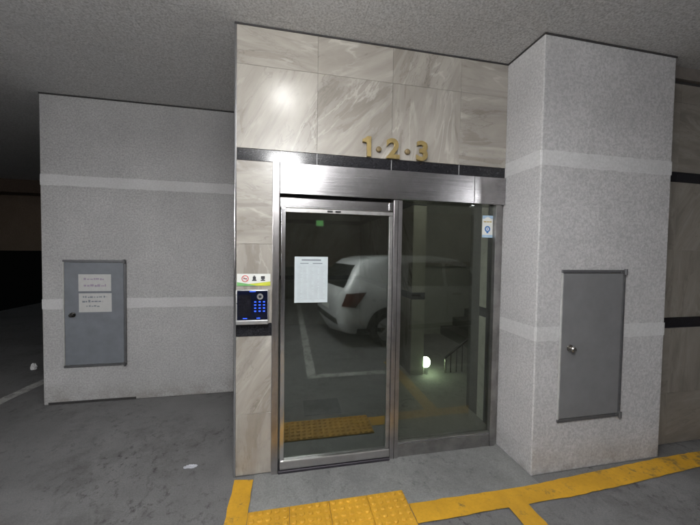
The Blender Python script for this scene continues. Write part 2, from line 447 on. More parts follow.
# grey rendered wall on the left
lw = thing('grey_wall', 'light grey textured wall with two white stripes holding a small metal door', 'wall', (-1.4, YL, 0))
bm = bmesh.new(); box(bm, -2.4433, -.378, YL, 6.9, 0, H + .05, .006, 2)
obj('wall_core', bm, m_grey, lw)
for z0, z1 in ((.9862, 1.09), (2.2398, 2.3473)):
    bm = bmesh.new()
    pts = []
    n = 40
    top = [(-2.4443 + i * 2.064 / n, z1 + random.uniform(-.003, .003)) for i in range(n + 1)]
    bot = [(-2.4443 + i * 2.064 / n, z0 + random.uniform(-.003, .003)) for i in range(n + 1)]
    T = [bm.verts.new((x, YL - .0022, z)) for x, z in top]; B = [bm.verts.new((x, YL - .0022, z)) for x, z in bot]
    T2 = [bm.verts.new((x, YL + .002, z)) for x, z in top]; B2 = [bm.verts.new((x, YL + .002, z)) for x, z in bot]
    for i in range(n):
        bm.faces.new((T[i], B[i], B[i+1], T[i+1])); bm.faces.new((T2[i], T[i], T[i+1], T2[i+1])); bm.faces.new((B2[i], B[i], B[i+1], B2[i+1]))
    obj('painted_stripe', bm, m_stripe, lw)
obj('ceiling_shadow_strip', bx(-2.4433, -.378, YL - .006, YL - .0005, H - .014, H - .0005), m_gap, lw)  # shadow line under the ceiling, drawn as a thin dark strip
obj('base_gap', bx(-2.40, -1.60, YL - .006, YL - .0005, .0005, .024), m_gap, lw)  # dark strip standing in for the gap under the wall

# square pillar
pl = thing('square_pillar', 'pale grey textured square pillar with two white stripes beside the entrance door', 'pillar', (2.3, YC, 0))
XP1 = 2.9175
bm = bmesh.new(); box(bm, XE1, XP1, YC, 2.30, 0, H + .05, .008, 2); obj('pillar_core', bm, m_grey_pillar, pl)
for z0, z1 in ((.9862, 1.09), (2.2398, 2.3473)):
    bm = bmesh.new(); n = 24
    path = [(XE1 - .0022, YT + .02), (XE1 - .0022, YC + .010), (XE1 + .006, YC - .0022)]
    path += [(XE1 + .02 + i * (XP1 - XE1 - .02) / n, YC - .0022) for i in range(n + 1)]
    rows = []
    for (x, y) in path:
        rows.append((bm.verts.new((x, y, z0 + random.uniform(-.003, .003))), bm.verts.new((x, y, z1 + random.uniform(-.003, .003)))))
    for a, b in zip(rows, rows[1:]): bm.faces.new((a[0], b[0], b[1], a[1]))
    o = obj('painted_stripe', bm, m_stripe, pl)
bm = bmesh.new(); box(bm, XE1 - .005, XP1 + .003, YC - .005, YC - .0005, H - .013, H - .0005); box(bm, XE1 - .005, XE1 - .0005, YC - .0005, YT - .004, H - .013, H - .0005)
obj('ceiling_shadow_strip', bm, m_gap, pl)  # dark strips in place of the shade where pillar meets ceiling

# ------------------------------------------------------------------ glass entrance door
d = thing('glass_door', 'tinted glass automatic sliding door in a brushed steel frame', 'door', (.8, YT, 0))
YF = YT - .006
bm = bmesh.new(); box(bm, -.066, 1.447, YF - .010, YT + .16, 2.012, 2.2286, .003, 2); obj('header', bm, m_steel, d)
bm = bmesh.new(); box(bm, 1.4495, XE1 - .001, YF - .008, YT + .16, 2.012, 2.2286, .003, 2); obj('header_end_panel', bm, m_steel, d)
bm = bmesh.new(); box(bm, -.1155, -.068, YF - .014, YT + .16, 0, 2.2288, .003, 2); obj('jamb', bm, m_steel_v, d)
bm = bmesh.new(); box(bm, 1.655, 1.70, YF, YT + .045, .0, 2.011, .003, 2); box(bm, 1.702, XE1 - .001, YF + .02, YT + .045, 0, 2.011)
obj('jamb', bm, m_steel_dark, d)
rail = bx(-.0655, .774, YT + .004, YT + .06, 1.922, 1.988, bev=.003, seg=2)
obj('track_rail', rail, m_steel, d)
bm = bmesh.new(); box(bm, .742, .764, YT - .012, YT + .003, 1.925, 1.985, .002); obj('rail_end_cap', bm, m_chrome, d)
obj('track_lip', bx(-.0655, .742, YT - .006, YT + .0035, 1.917, 1.9285, bev=.002), m_chrome, d)
obj('track_gap', bx(-.0655, .774, YT + .05, YT + .15, 1.99, 2.0115), m_gasket, d)
post = obj('post', bx(.776, .846, YT - .012, YT + .10, .0, 2.008, bev=.004, seg=2), m_steel_v, d)
obj('post_seam', bx(.8085, .8125, YT - .0135, YT - .0125, .0, 2.0), m_gasket, post)
lf = obj('door_leaf', bx(-.056, -.026, YT - 0.0080, YT + 0.0250, .03, 1.915, bev=.003, seg=2), m_chrome, d)
obj('top_rail', bx(-.0255, .774, YT - 0.0060, YT + 0.0250, 1.886, 1.915, bev=.002), m_steel_dark, lf)
obj('bottom_rail', bx(-.0555, .774, YT - 0.0180, YT + 0.0270, .026, .088, bev=.006, seg=2), m_rail_steel, lf)
obj('leaf_stile', bx(.744, .774, YT - 0.0070, YT + 0.0250, .089, 1.885, bev=.003), m_steel_dark, lf)
obj('glass_pane', bx(-.0255, .7435, YT + 0.0060, YT + 0.0120, .0885, 1.8855), m_glass, lf)
for a in (.27, .33): obj('sensor', bx(a, a + .04, YT - 0.0140, YT - 0.0065, 1.895, 1.906, bev=.002), m_gasket, lf)
obj('threshold', bx(-.066, .775, YT - .026, YT + .12, .0005, .023, bev=.003), m_track, d)
fl = obj('fixed_glass', bx(.8475, 1.6545, YT + .030, YT + .036, .1215, 2.0105), m_glass_fixed, d)
obj('kick_panel', bx(.8475, 1.6545, YT + .000, YT + .06, .0005, .121, bev=.003, seg=2), m_steel_dark, d)
obj('kick_trim', bx(.8475, 1.6545, YT - .0045, YT - .0005, .106, .1165, bev=.001), m_steel, d)

# raised numerals over the door
sg = thing('numeral_sign', 'raised brass numerals 1 2 3 with round dots above the entrance door', 'sign', (.79, YT, 2.38))
def glyph(ch, xc, zb, hgt, parent):
    cu = bpy.data.curves.new('numeral', 'FONT'); cu.body = ch; cu.size = 1; cu.align_x = 'CENTER'
    cu.offset = .024; cu.extrude = .05; cu.bevel_depth = .008; cu.bevel_resolution = 1; cu.resolution_u = 6
    t = bpy.data.objects.new('numeral_curve', cu); C.objects.link(t)
    bpy.context.view_layer.update()
    me = bpy.data.meshes.new_from_object(t.evaluated_get(bpy.context.evaluated_depsgraph_get()))
    C.objects.unlink(t); bpy.data.objects.remove(t); bpy.data.curves.remove(cu)
    bm = bmesh.new(); bm.from_mesh(me); bpy.data.meshes.remove(me)
    lo = [min(v.co[i] for v in bm.verts) for i in range(3)]; hi = [max(v.co[i] for v in bm.verts) for i in range(3)]
    s = hgt / (hi[1] - lo[1])
    for v in bm.verts:
        x, y, z = v.co
        v.co = Vector((xc + (x - (lo[0] + hi[0]) / 2) * s * 1.06, YT - .003 - (z - lo[2]) / (hi[2] - lo[2]) * .019, zb + (y - lo[1]) * s))
    obj('numeral', bm, m_gold, parent, 35)
for ch, xc, zb, hg in (('2', .760, 2.314, .150), ('3', .993, 2.312, .153)): glyph(ch, xc, zb, hg, sg)
bm = bmesh.new()
one = [(.524, 2.418), (.524, 2.440), (.541, 2.444), (.552, 2.452), (.557, 2.463), (.589, 2.463), (.589, 2.315), (.557, 2.315), (.557, 2.418)]
A = [bm.verts.new((x, YT - .022, z)) for x, z in one]; B = [bm.verts.new((x, YT - .003, z)) for x, z in one]
bm.faces.new(A); bm.faces.new(B[::-1])
for i in range(len(one)): bm.faces.new((A[i], B[i], B[(i+1) % len(one)], A[(i+1) % len(one)]))
bmesh.ops.bevel(bm, geom=[e for e in bm.edges if all(v.co.y < YT - .02 for v in e.verts)], offset=.0025, segments=2, affect='EDGES')
obj('numeral', bm, m_gold, sg, 35)
for xc in (.650, .876):
    bm = bmesh.new(); lathe(bm, (xc, YT - .001, 2.377), (0, -1, 0), [(0, .021), (.012, .021), (.016, .018), (.0185, .010), (.019, 0)], 24); obj('dot', bm, m_gold_side, sg, 40)

# paper notice taped inside the leaf
def print_lines(rows, y, t=.0006):
    """rows = [(x0,x1,z0,z1)] thin printed marks standing a hair proud of y"""
    bm = bmesh.new()
    for a, b, c, e in rows: box(bm, a, b, y - t, y, c, e)
    return bm
YG = YT + .0055
nb = bmesh.new(); n = 6
X0, X1, Z0, Z1 = .040, .280, 1.236, 1.570
for i in range(n):
    pass
box(nb, X0, X1, YG - .0016, YG - .0006, Z0, Z1)
nt_ = tag(obj('paper_notice', nb, m_paper_blue, None, loc=((X0+X1)/2, YG, Z0)), 'white printed table notice taped on the sliding glass door', 'notice')
rows = [(X0 + .05, X1 - .05, Z1 - .030, Z1 - .018), (X0+.04, X0 + .10, Z1 - .052, Z1 - .045), (X0+.13, X1-.04, Z1-.052, Z1-.045)]
z = Z1 - .068
random.seed(5)
cols = [X0 + .018 + i * (X1 - X0 - .036) / 5 for i in range(6)]
ln = []
while z > Z0 + .03:
    for a, b in zip(cols, cols[1:]):
        ww = (b - a) * random.uniform(.45, .8); ln.append((a + .005, a + .005 + ww, z - .0035, z))
    z -= .0098
obj('heading_print', print_lines(rows, YG - .0017), m_ink, nt_)
obj('table_print', print_lines(ln, YG - .0017), m_ink_light, nt_)
obj('table_rule', print_lines([(c, c + .0015, Z0 + .026, Z1 - .06) for c in cols] + [(cols[0], cols[-1], Z1 - .0605, Z1 - .059), (cols[0], cols[-1], Z0 + .025, Z0 + .0265)], YG - .0025), m_ink_light, nt_)

# sticker on the fixed pane
YS = YT + .0295
sx0, sx1, sz0, sz1 = 1.555, 1.652, 1.745, 1.925
st = tag(obj('window_sticker', bx(sx0, sx1, YS - .0014, YS - .0005, sz0, sz1), m_sticker, None, loc=(1.60, YS, sz0)), 'white and blue security sticker with a round emblem on the fixed glass', 'sticker')
bm = print_lines([(sx0, sx1, sz1 - .026, sz1)], YS - .0015); obj('blue_header', bm, m_blue_pale, st)
bm = bmesh.new()
pts = [(sx0 + .012 + (sx1 - sx0 - .024) * i / 12, sz1 - .032 + .020 * math.sin(PI * i / 12)) for i in range(13)]
A = [bm.verts.new((x, YS - .0024, zz)) for x, zz in pts]; bm.faces.new(A); obj('arch_mark', bm, m_sticker, st)
obj('caption_print', print_lines([(sx0 + .012, sx0 + .036, sz1 - .055, sz1 - .046), (sx0 + .041, sx0 + .060, sz1 - .055, sz1 - .046), (sx0 + .064, sx1 - .012, sz1 - .055, sz1 - .046)], YS - .0015), m_amber, st)
bm = bmesh.new(); lathe(bm, (1.603, YS - .0015, 1.815), (0, -1, 0), [(0, .026), (.0006, .026), (.0006, .014), (0, .014)], 28)
box(bm, 1.594, 1.612, YS - .0023, YS - .0015, 1.780, 1.795); box(bm, 1.598, 1.606, YS - .0021, YS - .0015, 1.807, 1.823); obj('emblem', bm, m_blue, st)
obj('blue_footer', print_lines([(sx0, sx1, sz0, sz0 + .022)], YS - .0015), m_blue_pale, st)

# ------------------------------------------------------------------ intercom and sticker above it
kx0, kx1, kz0, kz1 = -.353, -.137, 1.098, 1.338
kp = thing('door_intercom', 'navy keypad intercom with blue lit keys on the marble pier', 'intercom', (-.25, YT, 1.2))
ky = YT - .048
bm = bmesh.new(); box(bm, kx0, kx1, ky + .004, YT - .001, kz0, kz1, .005, 2); obj('housing', bm, m_silver_pl, kp, 35)
obj('front_panel', bx(kx0 + .010, kx1 - .006, ky - .002, ky + .0035, kz0 + .034, kz1 - .005, bev=.0015), m_navy, kp)
obj('base_strip', bx(kx0 + .002, kx1 - .002, ky - .004, ky + .0035, kz0 + .002, kz0 + .031, bev=.003, seg=2), m_silver_pl, kp)
obj('display', bx(kx0 + .018, kx0 + .100, ky - .0034, ky - .0025, kz0 + .060, kz1 - .030), plain('smoked_display', (.012, .012, .016), .08), kp)
bm = bmesh.new(); lathe(bm, (-.193, ky - .0022, 1.292), (0, -1, 0), [(0, .021), (.004, .020), (.004, .011), (.001, .010), (.001, 0)], 28); obj('lens_ring', bm, m_silver_pl, kp, 40)
bm = bmesh.new(); lathe(bm, (-.193, ky - .0034, 1.292), (0, -1, 0), [(0, .0095), (.003, .006), (.004, 0)], 20); obj('lens', bm, m_navy, kp, 60)
for r in range(4):
    for c in range(3):
        xk, zk = -.2245 + c * .029, 1.256 - r * .0215
        bm = bmesh.new(); box(bm, xk - .0065, xk + .0065, ky - .0035, ky - .0022, zk - .0038, zk + .0038); obj('key', bm, m_key, kp)
bm = bmesh.new(); pass
for a, b, c, e in ((-.262, -.222, kz1 - .013, kz1 - .008), (-.305, -.278, kz0 + .042, kz0 + .047), (-.215, -.192, kz0 + .042, kz0 + .048)): obj('status_light', bx(a, b, ky - .003, ky - .0022, c, e), m_key, kp)

sgx0, sgx1, sgz0, sgz1 = -.352, -.128, 1.362, 1.446
ss = tag(obj('notice_sticker', bx(sgx0, sgx1, YT - .0022, YT - .001, sgz0, sgz1), m_sticker, None, loc=(-.24, YT, sgz0)), 'white sticker with red ring and green yellow edge above the intercom', 'sticker')
def wavy(x0, x1, zb, f, y, m, name):
    bm = bmesh.new(); n = 16
    T = [bm.verts.new((x0 + (x1-x0)*i/n, y, zb + f(i/n))) for i in range(n+1)]; B = [bm.verts.new((x0 + (x1-x0)*i/n, y, zb)) for i in range(n+1)]
    for i in range(n): bm.faces.new((T[i], B[i], B[i+1], T[i+1]))
    obj(name, bm, m, ss)
wavy(sgx0, sgx1, sgz0, lambda t: .010 + .020 * t ** 1.5, YT - .0027, m_lime, 'lime_edge')
wavy(sgx0, sgx0 + .13, sgz0, lambda t: .026 * (1 - t) ** .8, YT - .0034, m_green, 'green_edge')
bm = bmesh.new(); lathe(bm, (-.298, YT - .0023, 1.412), (0, -1, 0), [(0, .024), (.0006, .024), (.0006, .018), (0, .018)], 28)
a = Vector((-.298, YT - .0026, 1.412)); cyl(bm, a + Vector((-.014, 0, .014)), a + Vector((.014, 0, -.014)), .002, n=6); obj('red_ring', bm, m_red, ss)
for rws in ([(-.310, -.286, 1.409, 1.415)], [(-.247, -.226, 1.404, 1.4265), (-.242, -.231, 1.427, 1.433), (-.252, -.221, 1.396, 1.4035)], [(-.192, -.165, 1.4095, 1.430), (-.187, -.170, 1.404, 1.409), (-.194, -.163, 1.396, 1.4035)]):
    obj('icon_print', print_lines(rws, YT - .0023), m_blackink, ss)

# ------------------------------------------------------------------ small metal doors in the walls
def cabinet(label, X0, X1, Z0, Z1, Y, md, mk, group):
    t = thing('cabinet_door', label, 'cabinet door', ((X0+X1)/2, Y, Z0), group)
    bm = bmesh.new(); f = .022
    box(bm, X0, X1, Y - .012, Y - .0005, Z1 - f, Z1, .002); box(bm, X0, X1, Y - .012, Y - .0005, Z0, Z0 + f, .002)
    box(bm, X1 - f, X1, Y - .011, Y - .0005, Z0 + f, Z1 - f, .002)
    obj('frame', bm, m_cab_frame, t)
    obj('frame_edge', bx(X0, X0 + .012, Y - .013, Y - .0005, Z0 + f, Z1 - f, bev=.002), m_cab_pale, t)
    obj('door_panel', bx(X0 + .015, X1 - f - .004, Y - .010, Y - .0008, Z0 + f + .004, Z1 - f - .004, bev=.003, seg=2), md, t)
    kb = bmesh.new(); lathe(kb, (X0 + .088, Y - .0095, Z0 + .548), (0, -1, 0), [(0, .026), (.004, .026), (.007, .011), (.018, .010), (.022, .018), (.034, .021), (.041, .015), (.042, 0)], 24)
    obj('knob', kb, mk, t, 45)
    for zz in (Z1 - .014, Z0 + .014):
        hb = bmesh.new(); cyl(hb, (X1 - .014, Y - .020, zz - .022), (X1 - .014, Y - .020, zz + .022), .011, n=12); box(hb, X1 - .05, X1 + .004, Y - .016, Y - .0122, zz - .011, zz + .011, .001)
        obj('hinge', hb, m_cab_frame, t, 40)
    return t
cabinet('blue grey metal cabinet door with two paper notes in the grey wall', -2.258, -1.682, .378, 1.492, YL, m_cab_l, m_knob, 'small cabinet doors set in the walls')
cabinet('plain grey metal cabinet door with silver knob in the square pillar', 1.932, 2.505, .381, 1.502, YC, m_cab_r, m_knob_silver, 'small cabinet doors set in the walls')
def note(label, X0, X1, Z0, Z1, rows, ink):
    y = YL - .0105
    o = tag(obj('paper_note', bx(X0, X1, y - .0012, y - .0003, Z0, Z1), m_paper, None, loc=((X0+X1)/2, y, Z0)), label, 'note', 'paper notes on the cabinet door')
    for k in sorted({r[4] for r in rows}): obj('handwriting', print_lines([r[:4] for r in rows if r[4] == k], y - .0013), ink, o)
random.seed(11)
def scrib(X0, X1, zz, h, n):
    r = []; x = X0
    while x < X1:
        ww = random.uniform(.012, .03); r.append((x, min(X1, x + ww), zz + random.uniform(-.003, .003), zz + h * random.uniform(.5, 1), zz)); x += ww + random.uniform(.004, .014)
    return r
note('upper white paper note with two violet lines of writing, on the blue grey door', -2.118, -1.822, 1.168, 1.343, scrib(-2.07, -1.88, 1.285, .022, 8) + scrib(-2.07, -1.87, 1.215, .026, 8), m_ink_violet)
note('lower white paper note with three dark lines of writing, on the blue grey door', -2.116, -1.818, .950, 1.146, scrib(-2.08, -1.86, 1.100, .020, 8) + scrib(-2.085, -1.90, 1.052, .026, 8) + scrib(-2.05, -1.93, 1.005, .02, 6), m_ink)

# ------------------------------------------------------------------ litter
def crumple(name, label, c, r, m, flat=.45, seed=1):
    rnd = random.Random(seed); bm = bmesh.new(); bmesh.ops.create_icosphere(bm, subdivisions=3, radius=1)
    for v in bm.verts:
        k = rnd.uniform(.62, 1.1); v.co = Vector((v.co.x * r[0] * k, v.co.y * r[1] * k, max(-.3, v.co.z) * r[2] * k * (1 if v.co.z > 0 else .5)))
    lo = min(v.co.z for v in bm.verts)
    for v in bm.verts: v.co += Vector((c[0], c[1], c[2] - lo))
    return tag(obj(name, bm, m, None, loc=c), label, 'litter')
crumple('crumpled_paper', 'small crumpled white paper scrap lying on the stained concrete floor', (-.700, 2.385, .002), (.050, .020, .014), plain('grubby_paper', (.42, .43, .47), .7), seed=4)
crumple('plastic_bag', 'small crumpled white plastic bag on the floor behind the grey wall end', (-3.30, 4.72, .002), (.03, .04, .08), plain('white_plastic', (.75, .75, .75), .4), seed=8)

# ------------------------------------------------------------------ lobby behind the glass
m_olive = stucco('lobby_wall_paint', (.33, .32, .30), g=.4)
struct('lobby_floor', sheet([(-.20, 2.33), (6.0, 2.33), (6.0, 6.9), (-.20, 6.9)], .006), m_lobby)
lb = thing('lobby_wall', 'beige tiled lobby wall with black bands seen through the glass door', 'wall', (.7, 6.7, 0))
obj('wall_core', bx(-.20, 1.57, 6.72, 6.9, 0, H + .05), m_grout, lb)
bm = bmesh.new(); random.seed(9)
xs = [-.198, .19, .75, 1.31, 1.57]
for zs in ([.012, .45, 1.007], [1.098, 1.665, 2.2291], [2.3132, 2.879, H - .005]): tiles(bm, xs, zs, 6.705)
obj('marble_tile', bm, m_tile, lb)
for z0, z1 in ((1.009, 1.096), (2.2311, 2.3112)): obj('black_band', bx(-.198, 1.57, 6.706, 6.719, z0, z1), m_black, lb)
pw = thing('partition_wall', 'narrow beige tiled wall end with black bands inside the lobby', 'wall', (1.66, 3.7, 0))
obj('wall_core', bx(1.585, 1.74, 3.715, 6.9, 0, H + .05), m_grout, pw)
bm = bmesh.new()
for zs in ([.012, 1.007], [1.098, 2.2291], [2.3132, H - .005]):
    tiles(bm, [1.572, 1.753], zs, 3.700)
obj('end_tile', bm, plain('pale_grey_tile', (.33, .33, .285), .4, 0, .08, 5), pw)
bm = bmesh.new()
for zs in ([.012, 1.007], [1.098, 2.2291], [2.3132, H - .005]):
    tiles(bm, [3.715 + .55*i for i in range(6)], zs, 1.572, axis='y')
obj('marble_tile', bm, m_tile, pw)
for z0, z1 in ((1.009, 1.096), (2.2311, 2.3112)):
    obj('black_band', bx(1.573, 1.752, 3.701, 3.714, z0, z1), m_black, pw); obj('black_band', bx(1.573, 1.584, 3.715, 6.7, z0, z1), m_black, pw)
bw = thing('stairwell_wall', 'olive grey painted stairwell wall behind the low railing', 'wall', (3.8, 5.6, 0))
bm = bmesh.new(); box(bm, 1.745, 6.0, 5.6, 5.8, 0, H + .05); box(bm, 5.8, 6.0, 2.36, 5.6, 0, H + .05); obj('wall_core', bm, m_olive, bw)
obj('wall_rail', bx(1.745, 5.8, 5.57, 5.599, 1.36, 1.46), m_tile_dull, bw)
rv = thing('reveal_wall', 'dark narrow wall beside the fixed glass with one pale tiled strip', 'wall', (1.85, 2.6, 0))
m_pale_tile = plain('pale_glazed_tile', (.70, .70, .66), .3, 0, .06, 6)
obj('wall_core', bx(1.845, 2.3, 2.303, 2.85, 0, H + .05), plain('dark_grey_wall_paint', (.13, .13, .125), .8), rv)
random.seed(2)
for z0, z1 in ((.012, 1.007), (1.098, 2.229), (2.32, H - .005)):
    bm = bmesh.new(); tiles(bm, [2.555, 2.655], [z0, z1], 1.832, axis='y'); obj('pale_tile', bm, m_pale_tile, rv)
obj('black_band', bx(1.833, 1.844, 2.555, 2.655, 1.009, 1.096), m_black, rv)
obj('dark_strip', bx(1.834, 1.844, 2.415, 2.553, 0, H - .01), m_black, rv)
# stairs going up to the right behind the railing
stt = thing('staircase', 'dark concrete stair flight rising in the lobby behind the railing', 'stairs', (3.2, 4.9, 0))
bm = bmesh.new()
for i in range(11): box(bm, 3.0 + .26*i, 3.0 + .26*(i+1), 4.35, 5.59, .17*i + .006, .17*(i+1) - .001)
obj('step', bm, plain('dark_stair_stone', (.10, .095, .085), .7), stt)
rl = thing('stair_railing', 'low dark metal railing with thin balusters at the lobby stairs', 'railing', (2.08, 3.72, 0))
m_rail = plain('dark_rail_metal', (.03, .028, .025), .4, .4)
bm = bmesh.new(); cyl(bm, (2.065, 3.72, .205), (2.95, 3.72, .83), .018, n=12); obj('handrail', bm, m_rail, rl, 40)
bm = bmesh.new(); cyl(bm, (2.08, 3.72, .006), (2.08, 3.72, .19), .016, n=12); obj('newel', bm, m_knob_silver, rl, 40)
for i in range(10):
    x = 2.16 + .084*i; bm = bmesh.new(); cyl(bm, (x, 3.72, .006), (x, 3.72, .205 + (x - 2.065) * .706 - .01), .007, n=8); obj('baluster', bm, m_rail, rl, 40)
# low lamp at the foot of the partition
fl_ = thing('floor_lamp', 'glowing greenish white lamp at the foot of the lobby partition', 'lamp', (1.80, 3.72, 0))
bm = bmesh.new(); cyl(bm, (1.80, 3.735, .006), (1.80, 3.735, .10), .03, n=14); obj('lamp_base', bm, m_silver_pl, fl_, 40)
bm = bmesh.new(); lathe(bm, (1.80, 3.735, .10), (0, 0, 1), [(0, .03), (.012, .046), (.04, .058), (.075, .060), (.105, .050), (.125, .028), (.13, 0)], 24); obj('lamp_bulb', bm, glow('lamp_glow', (.74, 1.0, .66), 11.0 * LAMP), fl_, 50)

# ------------------------------------------------------------------ rest of the garage (behind and beside the camera)
def garage_wall(label, x0, x1, y0, y1, m=m_dim, dado=None):
    t = thing('garage_wall', label, 'wall', ((x0+x1)/2, (y0+y1)/2, 0))
    obj('wall_core', bx(x0, x1, y0, y1, 0, H + .05), m, t)
    if dado: obj('painted_dado', bx(*dado), m_dado, t)
garage_wall('brown grey garage wall with black lower half, in the dark at far left', -7.4, -7.2, -6, 15.5, dado=(-7.2005, -7.19, -6, 15.5, .002, 1.54))
garage_wall('dark far end wall of the garage beyond the grey wall', -7.2, -2.0, 15.3, 15.5)
garage_wall('rear garage wall facing the entrance, behind the car', -7.2, 9.2, -6.4, -6.2, dado=(-7.2, 9.2, -6.2, -6.19, .002, 1.1))
garage_wall('right end wall of the garage past the tiled wall', 9.0, 9.2, -6.2, 1.96)
bm = thing('ceiling_beam', 'deep brown grey beam across the dark garage ceiling at far left', 'beam', (-4.8, 8.5, H))
obj('beam_core', bx(-7.19, -2.45, 8.2, 8.7, 2.86, H + .02), m_dim, bm)

m_lamp_body = plain('white_lamp_housing', (.7, .7, .7), .5)
m_tube = glow('fill_tube_glow', (.97, .98, 1.0), 62.0 * LAMP)
m_dome = glow('warm_white_dome', (1.0, .985, .95), 17.0 * LAMP)
sl = thing('sensor_lamp', 'round glowing sensor lamp on the ceiling in front of the door', 'ceiling lamp', (-.06, 1.36, H))
b = bmesh.new(); lathe(b, (-.06, 1.36, H), (0, 0, -1), [(0, .17), (.03, .17), (.035, .16), (.035, 0)], 32); obj('lamp_base', b, m_lamp_body, sl, 40)
b = bmesh.new(); lathe(b, (-.06, 1.36, H - .0355), (0, 0, -1), [(0, .115), (.03, .108), (.055, .085), (.07, .05), (.075, 0)], 32); obj('diffuser', b, m_dome, sl, 60)
def fill_batten(x, y, label, z=2.78, k=1.0):  # unseen tube lamp, added as fill for walls and ceiling
    t = thing('fill_tube_lamp', label, 'ceiling lamp', (x, y, z), 'added fill tubes under the garage ceiling')
    obj('lamp_body', bx(x - .03, x + .03, y - .66, y + .66, z + .03, z + .07, bev=.008), m_lamp_body, t)
    for dy in (-.45, .45):
        b = bmesh.new(); cyl(b, (x, y + dy, z + .07), (x, y + dy, H), .006, n=8); obj('hanger', b, m_lamp_body, t)
    b = bmesh.new(); cyl(b, (x, y - .6, z), (x, y + .6, z), .022, n=14); obj('tube', b, m_tube if k == 1 else glow('fill_tube_glow', (.97, .98, 1.0), 62 * LAMP * k), t, 40)
    return t
pn = thing('panel_lamp', 'hanging white diffuser lamp just above and behind the camera', 'ceiling lamp', (-.06, -.1, 2.78))
b = bx(-.25, .13, -.65, .45, 2.745, 2.83, bev=.01, seg=2); obj('diffuser', b, glow('panel_diffuser', (.985, .985, .98), 16.5 * LAMP), pn)
for dx_ in (-.18, .06):
    for dy in (-.5, .3):
        b = bmesh.new(); cyl(b, (dx_, dy, 2.83), (dx_, dy, H), .006, n=8); obj('hanger', b, m_lamp_body, pn)
fill_batten(-3.9, -.6, 'unseen fill tube added to brighten the grey wall', 2.3, 1.9)
fill_batten(5.0, -2.6, 'unseen fill tube added over the parked car', 3.0, .6)
fill_batten(-5.2, 10.6, 'unseen fill tube added at the far left end of the garage', 3.0, .05)
def lobby_fill_lamp(x, y, label, k):  # hidden ceiling lamp, added to brighten the lobby behind the glass
    t = thing('lobby_fill_lamp', label, 'ceiling lamp', (x, y, H))
    b = bmesh.new(); lathe(b, (x, y, H), (0, 0, -1), [(0, .14), (.03, .14), (.034, .13), (.034, 0)], 28); obj('lamp_base', b, m_lamp_body, t, 40)
    b = bmesh.new(); lathe(b, (x, y, H - .0345), (0, 0, -1), [(0, .12), (.03, .11), (.05, .07), (.06, 0)], 28); obj('diffuser', b, glow('lobby_fill_glow', (1.0, .99, .93), k), t, 60)
lobby_fill_lamp(1.55, 2.95, 'unseen round fill lamp added on the lobby ceiling behind the door', 22.0)
lobby_fill_lamp(3.2, 4.3, 'unseen round fill lamp added on the stairwell ceiling', 9.0)
lobby_fill_lamp(.6, 5.6, 'unseen round fill lamp added on the lobby ceiling near the back', 3.5)
def exit_sign(x, y, z, label, edge=False):
    t = thing('exit_sign', label, 'exit sign', (x, y, z), 'green exit lamps on the rear wall')
    w_ = .03 if edge else .13
    obj('sign_box', bx(x - w_, x + w_, y, y + .06, z - .1, z + .1, bev=.006), m_lamp_body, t)
    obj('lit_face', bx(x - w_ + .01, x + w_ - .01, y + .0605, y + .064, z - .09, z + .09), glow('exit_green', (.35, 1, .30), .2), t)
exit_sign(1.04, -6.185, 2.62, 'wide green exit lamp on the rear garage wall')
exit_sign(-.16, -6.185, 2.55, 'narrow green exit lamp on the rear garage wall', True)

# ------------------------------------------------------------------ white parked car, seen mirrored in the glass
m_car = plain('white_car_paint', (.56, .57, .58), .22, 0, .02, 4)
m_cglass = plain('dark_car_glass', (.012, .014, .015), .06)
m_tail = plain('dark_red_lamp', (.075, .022, .016), .18)
m_tyre = plain('tyre_rubber', (.018, .018, .018), .8)
m_rim = plain('alloy_rim', (.35, .35, .36), .35, .8)
CX, CY = .62, -1.62
car = thing('parked_car', 'white hatchback parked sideways behind the camera, mirrored in the glass door', 'car', (CX + 2.2, CY, 0))
stn = [(0.00, .62, .50, .74, .78, .50, .82), (.03, .78, .36, .86, .92, .60, .98), (.14, .87, .27, .96, 1.05, .64, 1.16), (.30, .895, .24, .99, 1.08, .66, 1.42),
       (.50, .905, .22, 1.0, 1.08, .67, 1.58), (.9, .91, .21, 1.0, 1.06, .68, 1.64), (1.7, .915, .20, .99, 1.04, .69, 1.66), (2.4, .915, .20, .98, 1.02, .68, 1.62),
       (2.85, .91, .20, .97, 1.01, .66, 1.46), (3.3, .905, .21, .96, 1.0, .66, 1.12), (3.55, .90, .22, .94, .98, .66, 1.02), (4.05, .88, .25, .86, .90, .60, .93), (4.32, .80, .32, .74, .78, .5, .80), (4.40, .66, .42, .62, .66, .40, .68)]
bm = bmesh.new(); rings = []
for x, w_, z0, zs_, zb, wr, zr in stn:
    half = [(w_ * .86, z0), (w_ * .97, z0 + .06), (w_, (z0 + zs_) / 2), (w_ * .985, zs_), (w_ * .95, zb), ((w_ * .95 + wr) / 2 + .015, (zb + zr) / 2), (wr + .02, zr - .05), (wr * .82, zr - .008), (wr * .4, zr)]
    ring = [(y, z) for y, z in half] + [(-y, z) for y, z in half[::-1]]
    rings.append([bm.verts.new((CX + x, CY + y, z)) for y, z in ring])
for A, B in zip(rings, rings[1:]):
    n = len(A)
    for i in range(n): bm.faces.new((A[i], A[(i+1) % n], B[(i+1) % n], B[i]))
bm.faces.new(rings[0][::-1]); bm.faces.new(rings[-1])
bmesh.ops.recalc_face_normals(bm, faces=bm.faces)
bmesh.ops.subdivide_edges(bm, edges=bm.edges[:], cuts=1, smooth=.6, use_grid_fill=True)
bvh = BVHTree.FromBMesh(bm)
obj('body', bm, m_car, car, 50)
